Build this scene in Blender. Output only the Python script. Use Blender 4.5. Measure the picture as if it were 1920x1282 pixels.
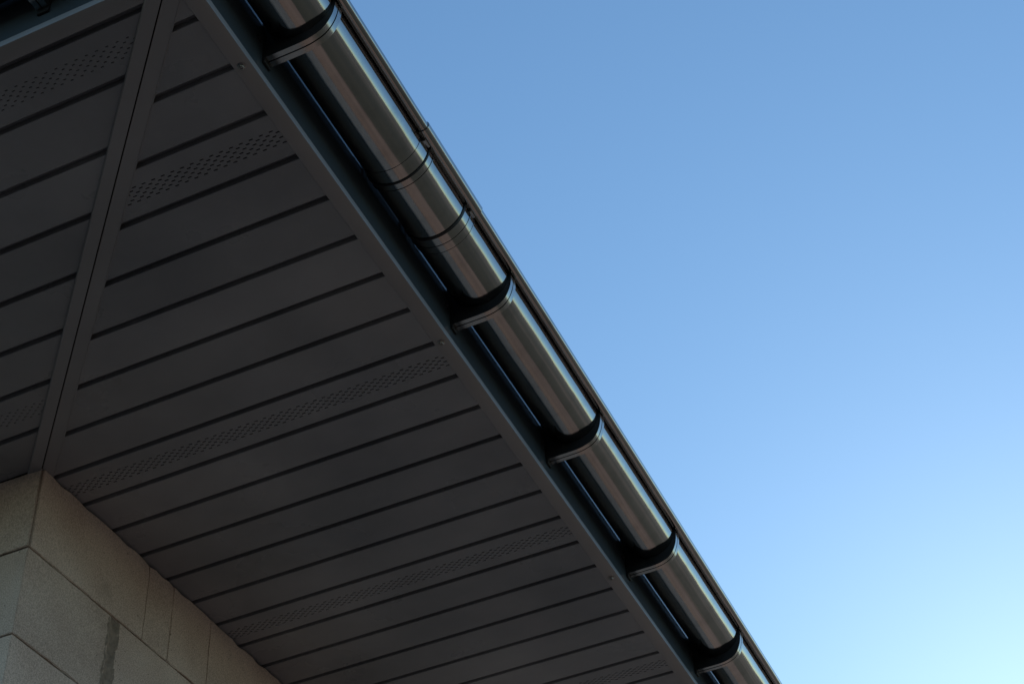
import bpy, bmesh, math, random
from mathutils import Matrix, Vector
for o in list(bpy.data.objects): bpy.data.objects.remove(o, do_unlink=True)
SC = bpy.context.scene
COL = SC.collection
random.seed(7)
# ------------------------------------------------------------------ camera
R = [[0.91073577, 0.40914434, -0.05622511], [-0.31817784, 0.60832723, -0.72711818], [-0.26329302, 0.68010212, 0.68420603]]          # rows: image right, image down, view direction, in world axes
cd = bpy.data.cameras.new('camera'); cam = bpy.data.objects.new('camera', cd); COL.objects.link(cam)
cd.sensor_width = 36; cd.lens = 54.822; cd.clip_start = .05; cd.clip_end = 6000
cam.matrix_world = Matrix(((R[0][0], -R[1][0], -R[2][0], 0), (R[0][1], -R[1][1], -R[2][1], 0), (R[0][2], -R[1][2], -R[2][2], 0), (0, 0, 0, 1)))
SC.camera = cam
# ------------------------------------------------------------------ light
SUN_EL, SUN_AZ = math.radians(23.5), math.radians(-0.4)      # azimuth from +Y towards +X
W = bpy.data.worlds.new('World'); SC.world = W; W.use_nodes = True
nt = W.node_tree
sky = nt.nodes.new('ShaderNodeTexSky'); sky.sky_type = 'NISHITA'; sky.sun_disc = False
sky.sun_elevation = SUN_EL; sky.sun_rotation = SUN_AZ
sky.air_density = 1.25; sky.dust_density = .21; sky.ozone_density = 3; sky.altitude = 200
bg = nt.nodes['Background']; bg.inputs['Strength'].default_value = 0.10
wb = nt.nodes.new('ShaderNodeMix'); wb.data_type = 'RGBA'; wb.blend_type = 'MULTIPLY'; wb.inputs['Factor'].default_value = 1
wb.inputs['B'].default_value = (.955, 1.165, 1.215, 1)        # white balance of the sky as a whole
nt.links.new(sky.outputs[0], wb.inputs['A']); nt.links.new(wb.outputs['Result'], bg.inputs[0])
sd = bpy.data.lights.new('sun', 'SUN'); sun = bpy.data.objects.new('sun', sd); COL.objects.link(sun)
sd.energy = 4.0; sd.angle = math.radians(.5); sd.color = (1, .93, .82)
sdir = Vector((math.sin(SUN_AZ)*math.cos(SUN_EL), math.cos(SUN_AZ)*math.cos(SUN_EL), math.sin(SUN_EL)))
sun.rotation_euler = sdir.to_track_quat('Z', 'Y').to_euler()
vs = SC.view_settings
vs.view_transform = 'Standard'; vs.look = 'None'; vs.gamma = 1; vs.exposure = 0.55; vs.use_curve_mapping = False

# ------------------------------------------------------------------ materials
def mat(name, col, rough=.5, metal=0., var=.0, vscale=4., bump=0., bscale=200., tint=None, spec=.5, stretch=(1, 1, 1), rvar=0., coat=0., wave=0.):
    m = bpy.data.materials.new(name); m.use_nodes = True; n = m.node_tree.nodes; l = m.node_tree.links
    b = n['Principled BSDF']; b.inputs['Roughness'].default_value = rough; b.inputs['Metallic'].default_value = metal
    b.inputs['Specular IOR Level'].default_value = spec
    if coat: b.inputs['Coat Weight'].default_value = coat; b.inputs['Coat Roughness'].default_value = .07
    tc = n.new('ShaderNodeTexCoord'); mp = n.new('ShaderNodeMapping'); mp.inputs['Scale'].default_value = stretch
    l.new(tc.outputs['Object'], mp.inputs[0])
    b.inputs['Base Color'].default_value = (*col, 1)
    if var:
        t = n.new('ShaderNodeTexNoise'); t.inputs['Scale'].default_value = vscale; t.inputs['Detail'].default_value = 5
        l.new(mp.outputs[0], t.inputs['Vector'])
        r = n.new('ShaderNodeValToRGB'); r.color_ramp.elements[0].position = .3; r.color_ramp.elements[1].position = .7
        r.color_ramp.elements[0].color = (*[c*(1-var) for c in col], 1)
        c2 = tint or [min(1, c*(1+var)) for c in col]
        r.color_ramp.elements[1].color = (*c2, 1)
        l.new(t.outputs[0], r.inputs[0]); l.new(r.outputs[0], b.inputs['Base Color'])
    if rvar:
        t = n.new('ShaderNodeTexNoise'); t.inputs['Scale'].default_value = vscale*1.7; t.inputs['Detail'].default_value = 6
        l.new(mp.outputs[0], t.inputs['Vector'])
        mr = n.new('ShaderNodeMapRange'); mr.inputs['From Min'].default_value = .3; mr.inputs['From Max'].default_value = .7
        mr.inputs['To Min'].default_value = rough-rvar; mr.inputs['To Max'].default_value = rough+rvar
        l.new(t.outputs[0], mr.inputs[0]); l.new(mr.outputs[0], b.inputs['Roughness'])
    if bump:
        t = n.new('ShaderNodeTexNoise'); t.inputs['Scale'].default_value = bscale; t.inputs['Detail'].default_value = 3
        l.new(mp.outputs[0], t.inputs['Vector'])
        u = n.new('ShaderNodeBump'); u.inputs['Strength'].default_value = bump; u.inputs['Distance'].default_value = .001
        l.new(t.outputs[0], u.inputs['Height']); l.new(u.outputs[0], b.inputs['Normal'])
        if wave:        # sheet metal is never quite flat
            t2 = n.new('ShaderNodeTexNoise'); t2.inputs['Scale'].default_value = 5; t2.inputs['Detail'].default_value = 2
            l.new(tc.outputs['Object'], t2.inputs['Vector'])
            u2 = n.new('ShaderNodeBump'); u2.inputs['Strength'].default_value = 1; u2.inputs['Distance'].default_value = wave
            l.new(t2.outputs[0], u2.inputs['Height']); l.new(u2.outputs[0], u.inputs['Normal'])
    return m
M = {}
M['soffit'] = mat('soffit_coating', (.165, .162, .182), .32, var=.14, vscale=2.6, bump=.10, bscale=900, tint=(.245, .232, .244), rvar=.10, wave=.012)
M['trim'] = mat('trim_coating', (.220, .206, .215), .38, var=.12, vscale=3, bump=.08, bscale=900, wave=.004)
M['fascia'] = mat('fascia_coating', (.046, .056, .068), .42, 0., var=.1, vscale=3, bump=.10, bscale=700, coat=.6, spec=.15)
M['gutter'] = mat('gutter_metal', (.335, .325, .325), .115, 1., var=.10, vscale=30, bump=.03, bscale=300, stretch=(1, .03, 1), rvar=.035, wave=.0025)
M['bracket'] = mat('bracket_metal', (.36, .345, .34), .20, 1., var=.05, vscale=40, bump=.03, bscale=500)
M['shade_band'] = mat('shade_band_black', (.02, .02, .02), .5)
M['black'] = mat('black_coat_and_shade', (.010, .010, .012), .5, var=.2, vscale=30, spec=.3)  # stands for dark reflections on bracket sides and shade on ring steps
M['screw'] = mat('screw_steel', (.22, .21, .205), .3, 1., var=.1, vscale=200)
M['cavity'] = mat('cavity_shade', (.03, .025, .02), .9, var=.2)  # shade of the closed eave space, put into the colour
M['roof'] = mat('roof_sheet', (.06, .06, .062), .4, var=.1)
M['mortar'] = mat('mortar', (.26, .19, .15), .95, var=.3, vscale=60, bump=1., bscale=220)
def vary(m, lo, hi, by_object=True, scale=60, thr=(.5, .75)):
    n = m.node_tree.nodes; l = m.node_tree.links; b = n['Principled BSDF']; src = b.inputs['Base Color'].links[0].from_socket
    mr = n.new('ShaderNodeMapRange'); mr.inputs['To Min'].default_value = lo; mr.inputs['To Max'].default_value = hi
    if by_object: l.new(n.new('ShaderNodeObjectInfo').outputs['Random'], mr.inputs[0])
    else:
        tc = n.new('ShaderNodeTexCoord'); t = n.new('ShaderNodeTexNoise'); t.inputs['Scale'].default_value = scale; t.inputs['Detail'].default_value = 8; t.inputs['Roughness'].default_value = .7
        l.new(tc.outputs['Object'], t.inputs['Vector']); l.new(t.outputs[0], mr.inputs[0]); mr.inputs['From Min'].default_value, mr.inputs['From Max'].default_value = thr
    mu = n.new('ShaderNodeMix'); mu.data_type = 'RGBA'; mu.blend_type = 'MULTIPLY'; mu.inputs['Factor'].default_value = 1
    l.new(src, mu.inputs['A']); l.new(mr.outputs[0], mu.inputs['B']); l.new(mu.outputs['Result'], b.inputs['Base Color'])
vary(M['soffit'], .93, 1.07)
vary(M['soffit'], .96, 1.12, False, 3.0, (.35, .7))
vary(M['gutter'], 1.03, .80, False, 14)
vary(M['gutter'], 1.0, .85, False, 160, (.6, .7))
def block_mat():
    m = mat('aerated_concrete', (.56, .405, .335), .9, var=.12, vscale=5, bump=.0, tint=(.62, .48, .41), spec=.2)
    n = m.node_tree.nodes; l = m.node_tree.links; b = n['Principled BSDF']
    tc = n.new('ShaderNodeTexCoord')
    v = n.new('ShaderNodeTexVoronoi'); v.inputs['Scale'].default_value = 95
    w = n.new('ShaderNodeTexNoise'); w.inputs['Scale'].default_value = 380; w.inputs['Detail'].default_value = 4
    g = n.new('ShaderNodeTexNoise'); g.inputs['Scale'].default_value = 26; g.inputs['Detail'].default_value = 4
    for t in (v, w, g): l.new(tc.outputs['Object'], t.inputs['Vector'])
    r = n.new('ShaderNodeMapRange'); r.inputs['From Min'].default_value = .05; r.inputs['From Max'].default_value = .18; r.clamp = True
    l.new(v.outputs['Distance'], r.inputs[0])
    v2 = n.new('ShaderNodeTexVoronoi'); v2.inputs['Scale'].default_value = 34; l.new(tc.outputs['Object'], v2.inputs['Vector'])
    r2 = n.new('ShaderNodeMapRange'); r2.inputs['From Min'].default_value = .03; r2.inputs['From Max'].default_value = .10; l.new(v2.outputs['Distance'], r2.inputs[0])
    s2 = n.new('ShaderNodeSeparateColor'); l.new(v2.outputs['Color'], s2.inputs[0])
    g2 = n.new('ShaderNodeMath'); g2.operation = 'GREATER_THAN'; g2.inputs[1].default_value = .14; l.new(s2.outputs[1], g2.inputs[0])
    x2 = n.new('ShaderNodeMath'); x2.operation = 'MAXIMUM'; l.new(r2.outputs[0], x2.inputs[0]); l.new(g2.outputs[0], x2.inputs[1])
    # only some cells keep their pore
    gt = n.new('ShaderNodeMath'); gt.operation = 'GREATER_THAN'; gt.inputs[1].default_value = .16
    sp = n.new('ShaderNodeSeparateColor'); l.new(v.outputs['Color'], sp.inputs[0]); l.new(sp.outputs[0], gt.inputs[0])
    my = n.new('ShaderNodeMath'); my.operation = 'MAXIMUM'; l.new(r.outputs[0], my.inputs[0]); l.new(gt.outputs[0], my.inputs[1])
    mx = n.new('ShaderNodeMath'); mx.operation = 'MULTIPLY'; l.new(my.outputs[0], mx.inputs[0]); l.new(x2.outputs[0], mx.inputs[1])
    base = b.inputs['Base Color'].links[0].from_socket
    mm = n.new('ShaderNodeMix'); mm.data_type = 'RGBA'; mm.inputs['A'].default_value = (.10, .085, .07, 1)
    l.new(mx.outputs[0], mm.inputs['Factor']); l.new(base, mm.inputs['B'])
    # fine grain
    gr = n.new('ShaderNodeMapRange'); gr.inputs['From Min'].default_value = .35; gr.inputs['From Max'].default_value = .65
    gr.inputs['To Min'].default_value = .70; gr.inputs['To Max'].default_value = 1.16; l.new(w.outputs[0], gr.inputs[0])
    mu = n.new('ShaderNodeMix'); mu.data_type = 'RGBA'; mu.blend_type = 'MULTIPLY'; mu.inputs['Factor'].default_value = 1
    l.new(mm.outputs['Result'], mu.inputs['A']); l.new(gr.outputs[0], mu.inputs['B']); l.new(mu.outputs['Result'], b.inputs['Base Color'])
    st = n.new('ShaderNodeTexNoise'); st.inputs['Scale'].default_value = 7; st.inputs['Detail'].default_value = 9; st.inputs['Roughness'].default_value = .7
    l.new(tc.outputs['Object'], st.inputs['Vector'])
    sr = n.new('ShaderNodeMapRange'); sr.inputs['From Min'].default_value = .56; sr.inputs['From Max'].default_value = .74
    sr.inputs['To Min'].default_value = 0; sr.inputs['To Max'].default_value = .45; l.new(st.outputs[0], sr.inputs[0])
    m3 = n.new('ShaderNodeMix'); m3.data_type = 'RGBA'; m3.inputs['B'].default_value = (.20, .165, .135, 1)
    l.new(sr.outputs[0], m3.inputs['Factor']); l.new(mu.outputs['Result'], m3.inputs['A']); l.new(m3.outputs['Result'], b.inputs['Base Color'])
    ad = n.new('ShaderNodeMath'); ad.operation = 'MULTIPLY_ADD'; ad.inputs[1].default_value = .5
    l.new(w.outputs[0], ad.inputs[0]); l.new(mx.outputs[0], ad.inputs[2])
    ad2 = n.new('ShaderNodeMath'); ad2.operation = 'ADD'; l.new(ad.outputs[0], ad2.inputs[0]); l.new(g.outputs[0], ad2.inputs[1])
    u = n.new('ShaderNodeBump'); u.inputs['Strength'].default_value = .8; u.inputs['Distance'].default_value = .0012
    l.new(ad2.outputs[0], u.inputs['Height']); l.new(u.outputs[0], b.inputs['Normal'])
    return m
M['block'] = block_mat()
vary(M['block'], .95, 1.05)
def ground_mat():
    m = bpy.data.materials.new('yard_ground'); m.use_nodes = True; n = m.node_tree.nodes; l = m.node_tree.links
    b = n['Principled BSDF']; b.inputs['Roughness'].default_value = .95
    tc = n.new('ShaderNodeTexCoord'); t = n.new('ShaderNodeTexNoise'); t.inputs['Scale'].default_value = .22; t.inputs['Detail'].default_value = 8
    l.new(tc.outputs['Object'], t.inputs['Vector'])
    r = n.new('ShaderNodeValToRGB'); e = r.color_ramp.elements
    e[0].position = .40; e[0].color = (.040, .040, .028, 1); e[1].position = .62; e[1].color = (.115, .088, .066, 1)
    x = e.new(.52); x.color = (.054, .050, .034, 1)
    l.new(t.outputs[0], r.inputs[0]); l.new(r.outputs[0], b.inputs['Base Color'])
    return m
M['ground'] = ground_mat()
M['dirt'] = mat('bare_soil', (.165, .118, .096), .95, var=.25, vscale=1.2, bump=.6, bscale=40)

# ------------------------------------------------------------------ helpers
def link(name, me, m, parent=None, **kw):
    o = bpy.data.objects.new(name, me); COL.objects.link(o)
    if m is not None and not me.materials: me.materials.append(m)
    if parent is not None: o.parent = parent
    for k, v in kw.items(): o[k] = v
    return o
def mesh(name, verts, faces, smooth=None):
    me = bpy.data.meshes.new(name); me.from_pydata([tuple(v) for v in verts], [], faces); me.update()
    bm = bmesh.new(); bm.from_mesh(me); bmesh.ops.recalc_face_normals(bm, faces=bm.faces); bm.to_mesh(me); bm.free()
    if smooth:
        me.shade_smooth(); me.set_sharp_from_angle(angle=math.radians(smooth))
    return me
class MB:
    def __init__(s): s.v = []; s.f = []
    def box(s, x0, x1, y0, y1, z0, z1):
        b = len(s.v)
        s.v += [(x, y, z) for x in (x0, x1) for y in (y0, y1) for z in (z0, z1)]
        s.f += [tuple(b+i for i in q) for q in ((0, 1, 3, 2), (4, 6, 7, 5), (0, 4, 5, 1), (2, 3, 7, 6), (0, 2, 6, 4), (1, 5, 7, 3))]
    def quad(s, *p):
        b = len(s.v); s.v += list(p); s.f.append(tuple(range(b, b+len(p))))
    def mesh(s, name, smooth=None): return mesh(name, s.v, s.f, smooth)
def empty(name, loc=(0, 0, 0), rz=0, **kw):
    o = bpy.data.objects.new(name, None); o.empty_display_size = .05; COL.objects.link(o); o.location = loc; o.rotation_euler = (0, 0, rz)
    for k, v in kw.items(): o[k] = v
    return o
def copy_tree(o, parent=None):
    c = o.copy(); COL.objects.link(c); c.parent = parent
    for ch in [k for k in bpy.data.objects if k.parent == o]: copy_tree(ch, c)
    return c
def bevel(me, w, seg=1, ang=30):
    seg = 1
    bm = bmesh.new(); bm.from_mesh(me)
    es = [e for e in bm.edges if len(e.link_faces) == 2 and e.calc_face_angle(0) > math.radians(ang)]
    bmesh.ops.bevel(bm, geom=es, offset=w, segments=seg, affect='EDGES', profile=.5, clamp_overlap=True)
    bm.to_mesh(me); bm.free(); me.shade_smooth(); me.set_sharp_from_angle(angle=math.radians(32)); return me

# ------------------------------------------------------------------ place
Z = 2.0                 # underside of the soffit; the ground is at -1.6
GZ = -1.6
EX, EY = -.8706, 1.0245 # outer soffit edges: right eave and left eave
SX, SY = -.9004, 1.0555 # inner edges of the edge trims
WX, WY = -1.748, 1.885  # wall faces
YEND, XEND = 10.6, -10.0
HC = .1325              # hip line x + y = HC
# ground
g = MB(); g.quad((-3000, -3000, GZ), (3000, -3000, GZ), (3000, 3000, GZ), (-3000, 3000, GZ))
link('ground', g.mesh('ground'), M['ground'], kind='structure')
# bare soil strip round the house: an uneven edge
pts = []
N = 90
for i in range(N+1):
    y = -3 + 22*i/N
    pts.append((.62 + .22*math.sin(y*1.3) + .10*math.sin(y*4.1+1) + random.uniform(-.05, .05), y))
v = [(x, y, GZ+.004) for x, y in pts] + [(WX-.6, y, GZ+.004) for x, y in pts]
f = [(i, i+1, N+2+i, N+1+i) for i in range(N)]
link('dirt_path', mesh('dirt_path', v, f), M['dirt'], kind='structure')

# unseen low ring added to cover the yellow horizon in the gutter's reflections
v = []; f = []; n = 180
for i in range(n):
    a = 2*math.pi*i/n; hh = 10+4*math.sin(a*5)+3*math.sin(a*13+1)+random.uniform(-3, 3)
    for r_, z_ in ((1300, GZ), (1500, GZ+hh), (1900, GZ)): v.append((r_*math.cos(a), r_*math.sin(a), z_))
for i in range(n):
    j = (i+1) % n
    for k in (0, 1): f.append((i*3+k, j*3+k, j*3+k+1, i*3+k+1))
link('horizon_mask', mesh('horizon_mask', v, f), mat('horizon_mask_green', (.05, .065, .04), .95, var=.3, vscale=.01), kind='structure')

# ------------------------------------------------------------------ block wall
wall = empty('block_wall', (WX, WY, GZ), label='pale aerated concrete block wall meeting the dark soffit at its corner', category='wall')
inv = Vector((-WX, -WY, -GZ))
def block(x0, x1, y0, y1, z0, z1, rag=0.):
    bm = bmesh.new(); bmesh.ops.create_cube(bm, size=1)
    for q in bm.verts: q.co = Vector(((x0+x1)/2+q.co.x*(x1-x0), (y0+y1)/2+q.co.y*(y1-y0), (z0+z1)/2+q.co.z*(z1-z0))) + inv
    for ax, ln in ((0, x1-x0), (1, y1-y0), (2, z1-z0)):
        es = [e for e in bm.edges if abs((e.verts[0].co-e.verts[1].co)[ax]) > .9*ln]
        if len(es): bmesh.ops.subdivide_edges(bm, edges=es, cuts=max(1, int(ln/.03)), use_grid_fill=True)
    es = [e for e in bm.edges if e.calc_face_angle(0) > 1]
    bmesh.ops.bevel(bm, geom=es, offset=.0012, segments=2, affect='EDGES', clamp_overlap=True)
    for q in bm.verts:
        c = q.co - inv
        d = Vector([random.uniform(-1, 1) for _ in range(3)])*.0004
        edge = sum((min(abs(c[i]-a), abs(c[i]-b)) < .004) for i, (a, b) in enumerate(((x0, x1), (y0, y1), (z0, z1))))
        if edge >= 2: d *= 1.3
        if rag and c.z > z1-.004 and edge >= 2:
            k = max(0, math.sin(c.y*41+c.x*23)*math.sin(c.y*97+2))*rag + random.random()*rag*.35
            if random.random() < .12: k += rag
            d.z -= k; d.x -= k*.7 if c.x > WX-.01 else 0; d.y += k*.7 if c.y < WY+.01 else 0
        q.co += d
    me = bpy.data.meshes.new('block'); bm.to_mesh(me); bm.free()
    me.shade_smooth(); me.set_sharp_from_angle(angle=math.radians(40))
    return link('block', me, M['block'], wall)
JT = .0022
D = .20
zc = [1.9985, 1.806, 1.612, 1.418, 1.224]
right = [  # per course: joints along +Y on the face towards the gutter
    [1.8895, 2.2612, 2.355, 2.503, 3.12, 3.73, 4.34, 4.95, 5.56],
    [1.885, 2.156, 2.80, 3.41, 4.02, 4.63, 5.24],
    [1.885, 2.40, 3.01, 3.62, 4.23, 4.84, 5.45],
    [1.885, 2.19, 2.80, 3.41, 4.02, 4.63, 5.24]]
left = [[-1.7515, -2.21, -2.82, -3.43], [-1.748-D, -2.36, -2.97, -3.5], [-1.748-D, -2.2, -2.8, -3.4], [-1.748-D, -2.36, -2.97, -3.5]]
gaps = {(0, 2.2612): .0010, (0, 2.355): .0010, (0, 2.503): .0022, (1, 2.156): .026}
for c in range(4):
    z1, z0 = zc[c]-.0012, zc[c+1]+.0028
    r = right[c]
    for i in range(len(r)-1):
        a = r[i] + gaps.get((c, r[i]), .0022 if i else 0); b_ = r[i+1]
        off = random.uniform(-.0012, 0)
        block(WX-D, WX+off, a, b_, z0, z1, .0035 if c == 0 else 0)
    q = left[c]
    for i in range(len(q)-1):
        off = random.uniform(0, .001)
        if c == 0: block(q[i+1], q[i]-(JT if i else 0), WY-.0015+off, WY+D if i else WY+.0035+.0, z0, z1, .002) if i else block(q[1], q[0], WY-.0015, WY+.002, z0, z1, .002)
        else: block(q[i+1], q[i]-JT, WY+off, WY+D, z0, z1)
# mortar seen in the joints: recessed beds behind the faces
m_ = MB()
m_.box(WX-D+.01, WX-.0052, WY+.0068, 6.6, GZ, 1.996); m_.box(-4.0, WX-D+.01, WY+.0068, WY+D-.01, GZ, 1.996)
for k in range(1, 4):
    pass
link('mortar', m_.mesh('mortar'), M['mortar'], wall).location = inv
# rough pointed joint, squeezed out mortar
v = []; f = []; n = 26
for i in range(n):
    z = 1.609+.192*i/(n-1); jl = .0020*math.sin(i*.9)+random.uniform(-.001, .001); jr = .0018*math.sin(i*.6+2)+random.uniform(-.001, .001)
    for j, (y, x) in enumerate(((2.1470-jl, -.0010), (2.1520-jl, .0009), (2.158, -.0028), (2.168, -.0040), (2.178, -.0028), (2.1840+jr, .0010), (2.1885+jr, -.0010))):
        v.append((WX+x+random.uniform(-.0018, .0012), y+random.uniform(-.0012, .0012), z))
    if i:
        for j in range(6): a = (i-1)*7+j; f.append((a, a+1, a+8, a+7))
link('mortar_joint', mesh('mortar_joint', v, f), M['mortar'], wall).location = inv
# mortar fillets along the bed joints
for c, zz in enumerate(zc[1:3]):
    v = []; f = []; n = 260
    for i in range(n):
        y = WY+.004 + 2.2*i/(n-1); p = random.random()
        out = -.0045+.004*max(0, math.sin(y*17+c)*math.sin(y*39)) + random.uniform(-.0008, .0008)
        for j, (dz, x) in enumerate(((.0032, -.006), (.0014, out), (-.0010, out), (-.003, -.006))):
            v.append((WX+x, y, zz+dz+random.uniform(-.0004, .0004)))
        if i:
            for j in range(3): a = (i-1)*4+j; f.append((a, a+1, a+5, a+4))
    link('bed_joint', mesh('bed_joint', v, f), M['mortar'], wall).location = inv
# the courses below the view, joined
m_ = MB(); z = zc[4]
k = 0
while z > GZ:
    z0 = max(GZ, z-.194); y = WY; k += 1
    L = .3 if k % 2 else .6
    while y < YEND-1.0:
        m_.box(WX-D, WX, y, min(YEND-1, y+L)-.0025, z0+.0025, z); y += L; L = .61
    x = WX-D-.002; L = .3 if k % 2 else .6
    while x > XEND+1:
        m_.box(max(XEND+1, x-L)+.0025, x, WY, WY+D, z0+.0025, z); x -= L; L = .61
    z = z0
m_.box(WX-D, WX, 5.56, YEND-1, zc[4]+.002, 1.997); m_.box(XEND+1, -3.5, WY, WY+D, zc[4]+.002, 1.997)
m_.box(XEND+1, XEND+1.2, WY, YEND-1, GZ, 1.997); m_.box(XEND+1, WX, YEND-1, YEND-.8, GZ, 1.997)
link('lower_blocks', m_.mesh('lower_blocks'), M['block'], wall, kind='stuff').location = inv

# ------------------------------------------------------------------ soffits
GD = .013               # groove depth
GW = .0118              # groove width
def clip_poly(poly, a, b, c):       # keep a*x + b*y <= c
    out = []
    for i in range(len(poly)):
        p, q = poly[i], poly[(i+1) % len(poly)]
        dp, dq = a*p[0]+b*p[1]-c, a*q[0]+b*q[1]-c
        if dp <= 0: out.append(p)
        if dp*dq < 0:
            t = dp/(dp-dq); out.append((p[0]+t*(q[0]-p[0]), p[1]+t*(q[1]-p[1])))
    return out
def board(g0, g1, xa, xb, hip, perf, parent, name='board', slot=.0024):
    """strip running along X between xa < xb from groove start g0 to g1; hip(poly) clips it at the mitre"""
    mb = MB()
    def flat(x0, x1, y0, y1, z, z_b=None):
        P = hip([(x0, y0), (x1, y0), (x1, y1), (x0, y1)])
        if len(P) > 2: mb.quad(*[(p[0], p[1], z) for p in P])
    def wall_(x0, x1, y, z0, z1):
        P = hip([(x0, y), (x1, y), (x1, y+1e-5), (x0, y+1e-5)])
        if len(P) > 2:
            a = min(p[0] for p in P); b = max(p[0] for p in P); mb.quad((a, y, z0), (b, y, z0), (b, y, z1), (a, y, z1))
    a, b = g0+GW, g1
    c = .0009
    flat(xa, xb, g0, a, Z+GD)
    wall_(xa, xb, a, Z+c, Z+GD+.0005); wall_(xa, xb, b, Z+c, Z+GD+.0005)
    # rolled edges
    for y0, y1, z0, z1 in ((a, a+c, Z+c, Z), (b-c, b, Z, Z+c)):
        P = hip([(xa, y0), (xb, y0), (xb, y1), (xa, y1)])
        if len(P) > 2: mb.quad(*[(p[0], p[1], z0+(z1-z0)*(p[1]-y0)/c) for p in P])
    a += c; b -= c
    if not perf: flat(xa, xb, a, b, Z)
    else:
        RP, SW, SL, PP = .00575, slot, slot*3.0, .0187
        mid = (g0+GW+g1)/2+.0008; y = a; dark = []
        for r_ in range(6):
            yc = mid+(r_-2.5)*RP; y0, y1 = yc-SW/2, yc+SW/2
            flat(xa, xb, y, y0, Z); y = y1
            x = xb+.02-(PP/2 if r_ % 2 else 0); prev = xb
            while x > xa:
                s1, s0 = x+SL/2, x-SL/2
                P = [(s0, y0), (s1, y0), (s1, y1), (s0, y1)]; Q = hip(P)
                if s1 < xb and s0 > xa and len(Q) == 4 and all(abs(p[0]-q[0])+abs(p[1]-q[1]) < 1e-9 for p, q in zip(P, Q)):
                    flat(s1, prev, y0, y1, Z); prev = s0
                    h = .0012
                    mb.quad((s0, y0, Z), (s1, y0, Z), (s1, y0, Z+h), (s0, y0, Z+h)); mb.quad((s0, y1, Z), (s1, y1, Z), (s1, y1, Z+h), (s0, y1, Z+h))
                    mb.quad((s0, y0, Z), (s0, y1, Z), (s0, y1, Z+h), (s0, y0, Z+h)); mb.quad((s1, y0, Z), (s1, y1, Z), (s1, y1, Z+h), (s1, y0, Z+h))
                x -= PP
            flat(xa, prev, y0, y1, Z)
        flat(xa, xb, y, b, Z)
    if not mb.f: return None
    me = bpy.data.meshes.new(name); me.from_pydata(mb.v, [], mb.f); me.update()
    return link(name, me, M['soffit'], parent)
W2 = .0                 # hip strips cover the board ends
soff = empty('soffit', (0, 0, 0), label='dark grey boarded soffit running under the long gutter to lower right', category='soffit')
hipR = lambda P: clip_poly(P, -1, -1, -(HC+.003))     # right of the hip: x + y >= HC
hipL = lambda P: clip_poly(P, 1, 1, HC-.003)
G0, GP = 1.3097-2*.1014, .1014
k = -1
while G0+k*GP < YEND:
    g0 = G0+k*GP
    board(g0, g0+GP, WX-.02, SX+.004, hipR, (k-2) % 6 == 0, soff)
    k += 1
left_s = empty('soffit', (0, 0, 0), label='dark grey boarded soffit left of the diagonal joint strip', category='soffit')
gl = [1.0555, 1.1535, 1.262, 1.3668, 1.4712, 1.5762, 1.6765, 1.7805, 1.8845]
for i in range(len(gl)-1):
    board(gl[i], gl[i+1], XEND, .2, hipL, i % 6 == 0, left_s, slot=.0017)
# edge trims: folded flanges with a rolled outer lip
def strip(name, prof, a, b, m, parent, enda=None, endb=None, axis='y', smooth=30):
    """extrude profile [(o, z)] along axis from a to b; enda/endb give the end position for each o"""
    n = len(prof); vv = []
    for e, fn in ((a, enda), (b, endb)):
        for o_, z_ in prof:
            s = fn(o_) if fn else e
            vv.append((o_, s, z_) if axis == 'y' else (s, o_, z_))
    ff = [(i, (i+1) % n, n+(i+1) % n, n+i) for i in range(n)]
    ff += [tuple(range(n)), tuple(range(2*n-1, n-1, -1))]
    return link(name, mesh(name, vv, ff, smooth), m, parent)
tp = [(SX, Z-.0012), (SX+.0006, Z-.0018), (EX-.0012, Z-.0018), (EX-.0003, Z-.0014), (EX, Z-.0004), (EX, Z+.012), (EX-.001, Z+.012), (EX-.001, Z+.0002), (SX, Z+.0002)]
strip('edge_trim', tp, 0, YEND, M['trim'], soff, enda=lambda o_: HC-o_+.0)
tl = [(EY-(o_-EX)*1.0, z_) for o_, z_ in tp]
strip('edge_trim', tl, XEND, 0, M['trim'], left_s, endb=lambda y_: HC-y_, axis='x')
# hip strips: local frame u along the diagonal from the eave corner to the wall, w across
def diag(name, prof, u0, u1, m, parent, base=None):
    d = Vector((-1, 1, 0)).normalized(); w = Vector((1, 1, 0)).normalized()
    c0 = Vector((HC/2, HC/2, 0))
    n = len(prof); vv = []
    for u in (u0, u1):
        for ww, z_ in prof:
            p = c0+d*u+w*ww; vv.append((p.x, p.y, z_))
    ff = [(i, (i+1) % n, n+(i+1) % n, n+i) for i in range(n)]+[tuple(range(n)), tuple(range(2*n-1, n-1, -1))]
    return link(name, mesh(name, vv, ff, 30), m, parent)
uE = ((EY)-HC/2)*math.sqrt(2)+.012; uW = (WY+.06-HC/2)*math.sqrt(2)
uE = math.sqrt(2)*(-EX+HC/2)-.004
diag('mitre_strip', [(-.0012, Z-.0060), (-.0012, Z+.004), (-.0235, Z+.004), (-.0250, Z-.0020), (-.0238, Z-.0052), (-.0225, Z-.0062)], uE, uW, M['trim'], left_s)
diag('mitre_strip', [(.0012, Z-.0030), (.0012, Z+.004), (.0262, Z+.004), (.0266, Z-.0030), (.0262, Z-.0036), (.0255, Z-.0036), (.0250, Z-.0028)], uE, uW, M['trim'], soff)
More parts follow.
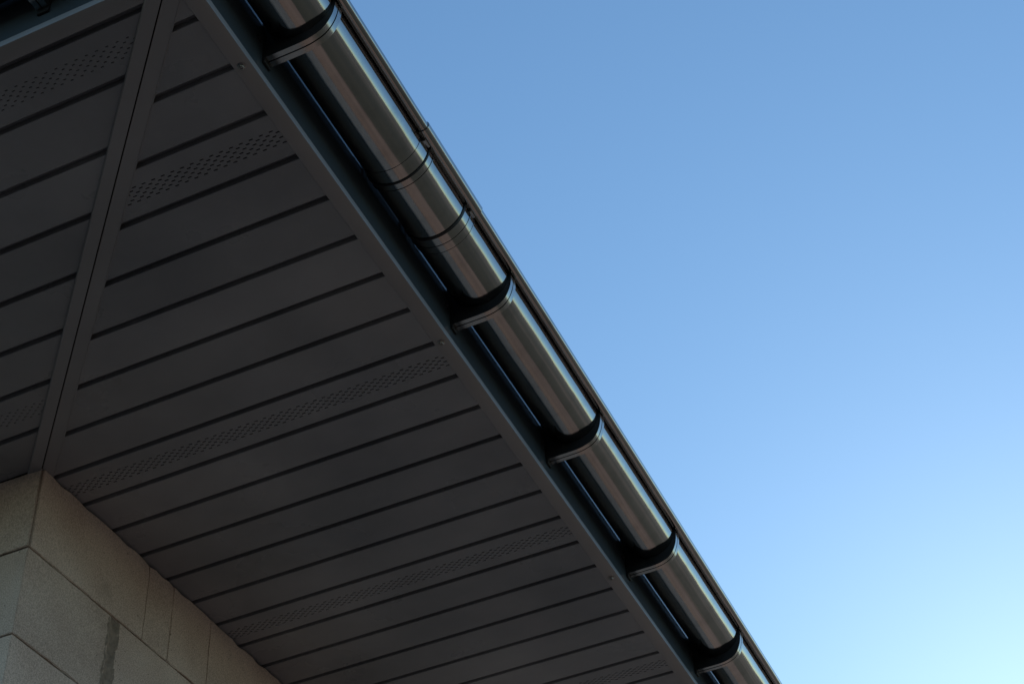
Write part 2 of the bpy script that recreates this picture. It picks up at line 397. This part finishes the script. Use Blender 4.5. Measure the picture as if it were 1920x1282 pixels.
# wall side channel above the blocks
# screws through the trim
def screw_mesh():
    bm = bmesh.new(); prof = [(.0070, 0), (.0070, -.0009), (.0064, -.0013), (.0046, -.0014), (.0044, -.0030), (.0036, -.0040), (.0022, -.0043), (.0018, -.0030), (0, -.0030)]
    n = 24; rings = []
    for r_, z_ in prof:
        if r_ == 0: rings.append([bm.verts.new((0, 0, z_))]); continue
        q = []
        for i in range(n):
            a = 2*math.pi*i/n; rr = r_
            if .0035 < r_ < .005: rr = r_*.93/max(math.cos(((a+math.pi/6) % (math.pi/3))-math.pi/6), .5)
            q.append(bm.verts.new((rr*math.cos(a), rr*math.sin(a), z_)))
        rings.append(q)
    for A, B in zip(rings, rings[1:]):
        for i in range(n):
            if len(B) == 1: bm.faces.new((A[i], A[(i+1) % n], B[0]))
            else: bm.faces.new((A[i], A[(i+1) % n], B[(i+1) % n], B[i]))
    bmesh.ops.recalc_face_normals(bm, faces=bm.faces)
    me = bpy.data.meshes.new('screw'); bm.to_mesh(me); bm.free(); me.shade_smooth(); me.set_sharp_from_angle(angle=math.radians(35)); me.materials.append(M['screw']); return me
SM = screw_mesh()
for y in (1.2193, 1.9264, 2.7935, 3.62, 4.4, 5.2, 6.0):
    s = link('screw', SM, None, soff); s.location = (-.8870, y, Z-.0017); s.rotation_euler = (random.uniform(-.06, .06), random.uniform(-.06, .06), random.random()*3)
for x in (-1.62, -2.4):
    s = link('screw', SM, None, left_s); s.location = (x, EY+.0165, Z-.0017)
# near-black sheet standing in for the unlit eave space over the perforations
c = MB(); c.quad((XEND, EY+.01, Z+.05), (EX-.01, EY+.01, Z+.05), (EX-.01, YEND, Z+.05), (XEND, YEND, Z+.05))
link('eave_shade', c.mesh('eave_shade'), M['cavity'], soff)

# ------------------------------------------------------------------ fascias
FO = -.0040             # fascia face behind the trim edge
ZF = 2.215
fr = empty('fascia', (0, 0, 0), label='dark satin fascia board behind the long gutter', category='fascia')
fp = [(EX+FO, Z+.001), (EX+FO, ZF), (EX+FO-.018, ZF), (EX+FO-.018, Z+.001)]
strip('fascia_board', fp, 0, YEND, M['fascia'], fr, enda=lambda o_: EY-(o_-EX))
fl = empty('fascia', (0, 0, 0), label='dark fascia board above the left soffit in the top left corner', category='fascia')
strip('fascia_board', [(EY-(o_-EX), z_) for o_, z_ in fp], XEND, 0, M['fascia'], fl, endb=lambda y_: EX-(y_-EY), axis='x')

# ------------------------------------------------------------------ roof
rx0, ry0, rz0 = EX-.005, EY+.005, ZF+.001
h = 2.0; w_ = (YEND-ry0)/2
r_ = [(rx0, ry0, rz0), (rx0, YEND, rz0), (XEND, YEND, rz0), (XEND, ry0, rz0), ((rx0+XEND)/2, ry0+4.6, rz0+h), ((rx0+XEND)/2, YEND-4.4, rz0+h)]
link('roof', mesh('roof', r_, [(0, 1, 5, 4), (2, 3, 4, 5), (0, 4, 3), (1, 2, 5), (0, 3, 2, 1)]), M['roof'], None, label='low hipped dark roof above the eaves and their gutters', category='roof')

# unseen lip added under the roof sheet to block overhead light on the fascia
dp = [(-.0039, ZF-.0015), (.0150, ZF-.0045), (.0160, ZF-.0120), (.0150, ZF-.0120), (.0140, ZF-.0055), (-.0039, ZF-.0030)]
strip('shade_lip', [(EX+a_, z_) for a_, z_ in dp], 0, YEND, M['roof'], fr, enda=lambda o_: EY-(o_-EX))
strip('shade_lip', [(EY-a_, z_) for a_, z_ in dp], XEND, 0, M['roof'], fl, endb=lambda y_: EX-(y_-EY), axis='x')

# ------------------------------------------------------------------ gutters
CX, CZ, GR = .0625, 2.1355, .0600       # channel centre measured outward from the eave edge, radius
BX, BZ, BR = .1322, 2.1410, .0107       # rolled front lip
def arc(cx, cz, r, a0, a1, n):
    return [(cx+r*math.cos(math.radians(a0+(a1-a0)*i/n)), cz+r*math.sin(math.radians(a0+(a1-a0)*i/n))) for i in range(n+1)]
def channel_profile(off=0., t=.0015, n=56):
    R_ = GR+off
    outer = [(CX-R_, CZ+.0142)]+arc(CX, CZ, R_, 180, 360, n)+[(CX+R_, CZ+.008)]
    inner = [(CX-R_+t, CZ+.0142)]+arc(CX, CZ, R_-t, 180, 360, n)+[(CX+R_-t, CZ+.008)]
    return outer+inner[::-1]
def lip_profile(off=0., n=40): return arc(BX, BZ, BR+off, 0, 360-360/n, n-1)
def extr(prof, a, b, axis, enda=None, endb=None, sm=40):
    """profile in (o, z) outward from the eave; right eave runs along y, left eave along x"""
    n = len(prof); vv = []
    for e, fn in ((a, enda), (b, endb)):
        for o_, z_ in prof:
            s = fn(o_) if fn else e
            vv.append((EX+o_, s, z_) if axis == 'y' else (s, EY-o_, z_))
    ff = [(i, (i+1) % n, n+(i+1) % n, n+i) for i in range(n)]
    if len(prof) < 50: ff += [tuple(range(n)), tuple(range(2*n-1, n-1, -1))]
    else:
        h_ = n//2
        for i in range(h_-1):
            j = n-1-i; ff.append((i, i+1, j-1, j)); ff.append((n+i, n+j, n+j-1, n+i+1))
    return mesh('m', vv, ff, sm)
gut = empty('gutter', (0, 0, 0), label='long half-round dark metal gutter running diagonally against the sky', category='gutter')
JY = 1.675
for a, b, e in ((0, JY-.004, lambda o_: EY-o_), (JY+.004, YEND, None)):
    link('channel', extr(channel_profile(), a, b, 'y', enda=e), M['gutter'], gut)
    link('front_lip', extr(lip_profile(), a, b, 'y', enda=e), M['gutter'], gut)
gutl = empty('gutter', (0, 0, 0), label='dark gutter in shadow at the top left corner', category='gutter')
e = lambda o_: EX+o_
# the left run mirrors the right one
link('channel', extr(channel_profile(), XEND, 0, 'x', endb=lambda o_: EX+o_), M['gutter'], gutl)
link('front_lip', extr(lip_profile(), XEND, 0, 'x', endb=lambda o_: EX+o_), M['gutter'], gutl)

# union over the joint of the two lengths
con = empty('gutter_connector', (0, 0, 0), label='sleeve joining two gutter lengths with raised rings near the top', category='gutter connector')
def ring(name, y0, y1, off, m=None, t=.0015):
    return link(name, extr(channel_profile(off, t), y0, y1, 'y'), m or M['gutter'], con)
ring('sleeve', 1.568, 1.786, .0010, t=.0009)
ring('raised_ring', 1.6005, 1.614, .0018, t=.0012)
ring('raised_ring', 1.7475, 1.767, .0018, t=.0012)
ring('edge_glint', 1.6145, 1.6157, .0030, M['bracket'], t=.003)  # narrow rings added to draw the light line along each step edge
ring('edge_glint', 1.7672, 1.7684, .0030, M['bracket'], t=.003)
ring('edge_glint', 1.7858, 1.7866, .0018, M['bracket'], t=.002)
ring('shade_band', 1.5975, 1.6008, .0028, M['black'], t=.003)  # black bands stand in for the shaded near faces of the rings
ring('shade_band', 1.7425, 1.7478, .0028, M['black'], t=.003)
link('lip_cap', extr(lip_profile(.0022), 1.557, 1.777, 'y'), M['gutter'], con)
for yy in (1.574, 1.760):
    lk = MB(); lk.box(EX+BX-.0100, EX+BX-.003, yy, yy+.018, BZ-BR-.0052, BZ-BR+.002)
    link('clip_tab', bevel(lk.mesh('clip_tab'), .0006), M['gutter'], con)

# brackets -------------------------------------------------------------------
def bracket_profile(ins=0.):
    out = [(.0015, 2.0518), (.020, 2.0518), (.045, 2.0518), (.066, 2.0523), (.0790, 2.0540), (.0890, 2.0570), (.0985, 2.0610), (.1065, 2.0670), (.1140, 2.0760), (.1200, 2.0880), (.1240, 2.1000), (.1263, 2.1130), (.1270, 2.1230), (.1264, 2.1280), (.1245, 2.1310)]
    # densify with a Catmull-Rom curve
    P = []
    for i in range(len(out)-1):
        p0 = out[max(0, i-1)]; p1 = out[i]; p2 = out[i+1]; p3 = out[min(len(out)-1, i+2)]
        for k in range(4):
            t = k/4
            P.append(tuple(.5*((2*p1[j])+(-p0[j]+p2[j])*t+(2*p0[j]-5*p1[j]+4*p2[j]-p3[j])*t*t+(-p0[j]+3*p1[j]-3*p2[j]+p3[j])*t**3) for j in (0, 1)))
    P.append(out[-1])
    if ins: P = [(o_-ins*max(0, (o_-.05)/.075), z_+ins*min(1, max(0, 1-(o_-.09)/.04))) for o_, z_ in P]
    Q = arc(CX, CZ, GR+.0004, 178, 358, 54)
    Q = [(max(.0015, o_), z_) for o_, z_ in Q]
    return P, Q
def plate(s0, s1, ins=0.):
    P, Q = bracket_profile(ins)
    n = len(P); Q2 = []
    for i in range(n):          # resample the inner curve so that it pairs with the outer one
        t = i/(n-1)*(len(Q)-1); j = min(int(t), len(Q)-2); u = t-j
        Q2.append((Q[j][0]*(1-u)+Q[j+1][0]*u, Q[j][1]*(1-u)+Q[j+1][1]*u))
    vv = [(o_, s, z_) for s in (s0, s1) for L in (P, Q2) for o_, z_ in L]
    ff = []
    for i in range(n-1):
        ff += [(i, i+1, n+i+1, n+i), (2*n+i, 3*n+i, 3*n+i+1, 2*n+i+1), (i, 2*n+i, 2*n+i+1, i+1), (n+i, n+i+1, 3*n+i+1, 3*n+i)]
    ff += [(0, n, 3*n, 2*n), (n-1, 3*n-1, 4*n-1, 2*n-1)]
    return mesh('plate', vv, ff)
SB = SM.copy(); SB.materials.clear(); SB.materials.append(M['black'])
def darken_sides(me):
    me.materials.append(M['bracket']); me.materials.append(M['black'])
    for p in me.polygons:
        if abs(p.normal.y) > .95: p.material_index = 1  # side faces painted black for the dark surroundings they would mirror
    return me
def make_bracket():
    t = empty('gutter_bracket')
    link('flange', darken_sides(bevel(plate(-.0105, -.0012), .0007, 2)), None, t)
    link('flange', darken_sides(bevel(plate(.0012, .0110), .0007, 2)), None, t)
    link('web', mesh('web', *(lambda me: ([v.co[:] for v in me.vertices], [tuple(p.vertices) for p in me.polygons]))(plate(-.0012, .0012, .0022))), M['bracket'], t)
    b = MB(); b.box(-.0038, .0012, -.0105, .0110, 2.043, 2.150); link('base_plate', bevel(b.mesh('base_plate'), .0008, 2), M['black'], t)
    s = link('screw', SB, None, t); s.location = (-.0040, -.0230, 2.090); s.rotation_euler = (0, math.radians(90), 0)
    s.rotation_euler = (0, math.radians(-90), 0)
    b = MB(); b.box(.1223, .1264, -.0085, .0085, 2.1240, 2.1300); link('lip_hook', bevel(b.mesh('lip_hook'), .0008, 2), M['bracket'], t)
    return t
names = ['dark bracket clasping the long gutter near the top edge of the photo, above the sleeve', 'dark bracket just below the joining sleeve of the gutter',
         'third dark bracket down the gutter, beside the middle perforated board', 'fourth dark bracket down the gutter, just above the lowest trim screw',
         'lowest dark bracket in view, near the bottom edge of the photo']
B0 = make_bracket()
GRP = 'curved brackets holding the long gutter'
for i, y in enumerate((1.2641, 1.9528, 2.4105, 2.8805, 3.3585)):
    o = B0 if i == 0 else copy_tree(B0)
    o.location = (EX, y, 0); o['label'] = names[i]; o['category'] = 'gutter bracket'; o['group'] = GRP
o = copy_tree(B0); o.location = (-1.125, EY, 0); o.rotation_euler = (0, 0, math.radians(-90))
o['label'] = 'bracket of the shadowed gutter in the top left corner'; o['category'] = 'gutter bracket'; o['group'] = 'brackets on the left eave'
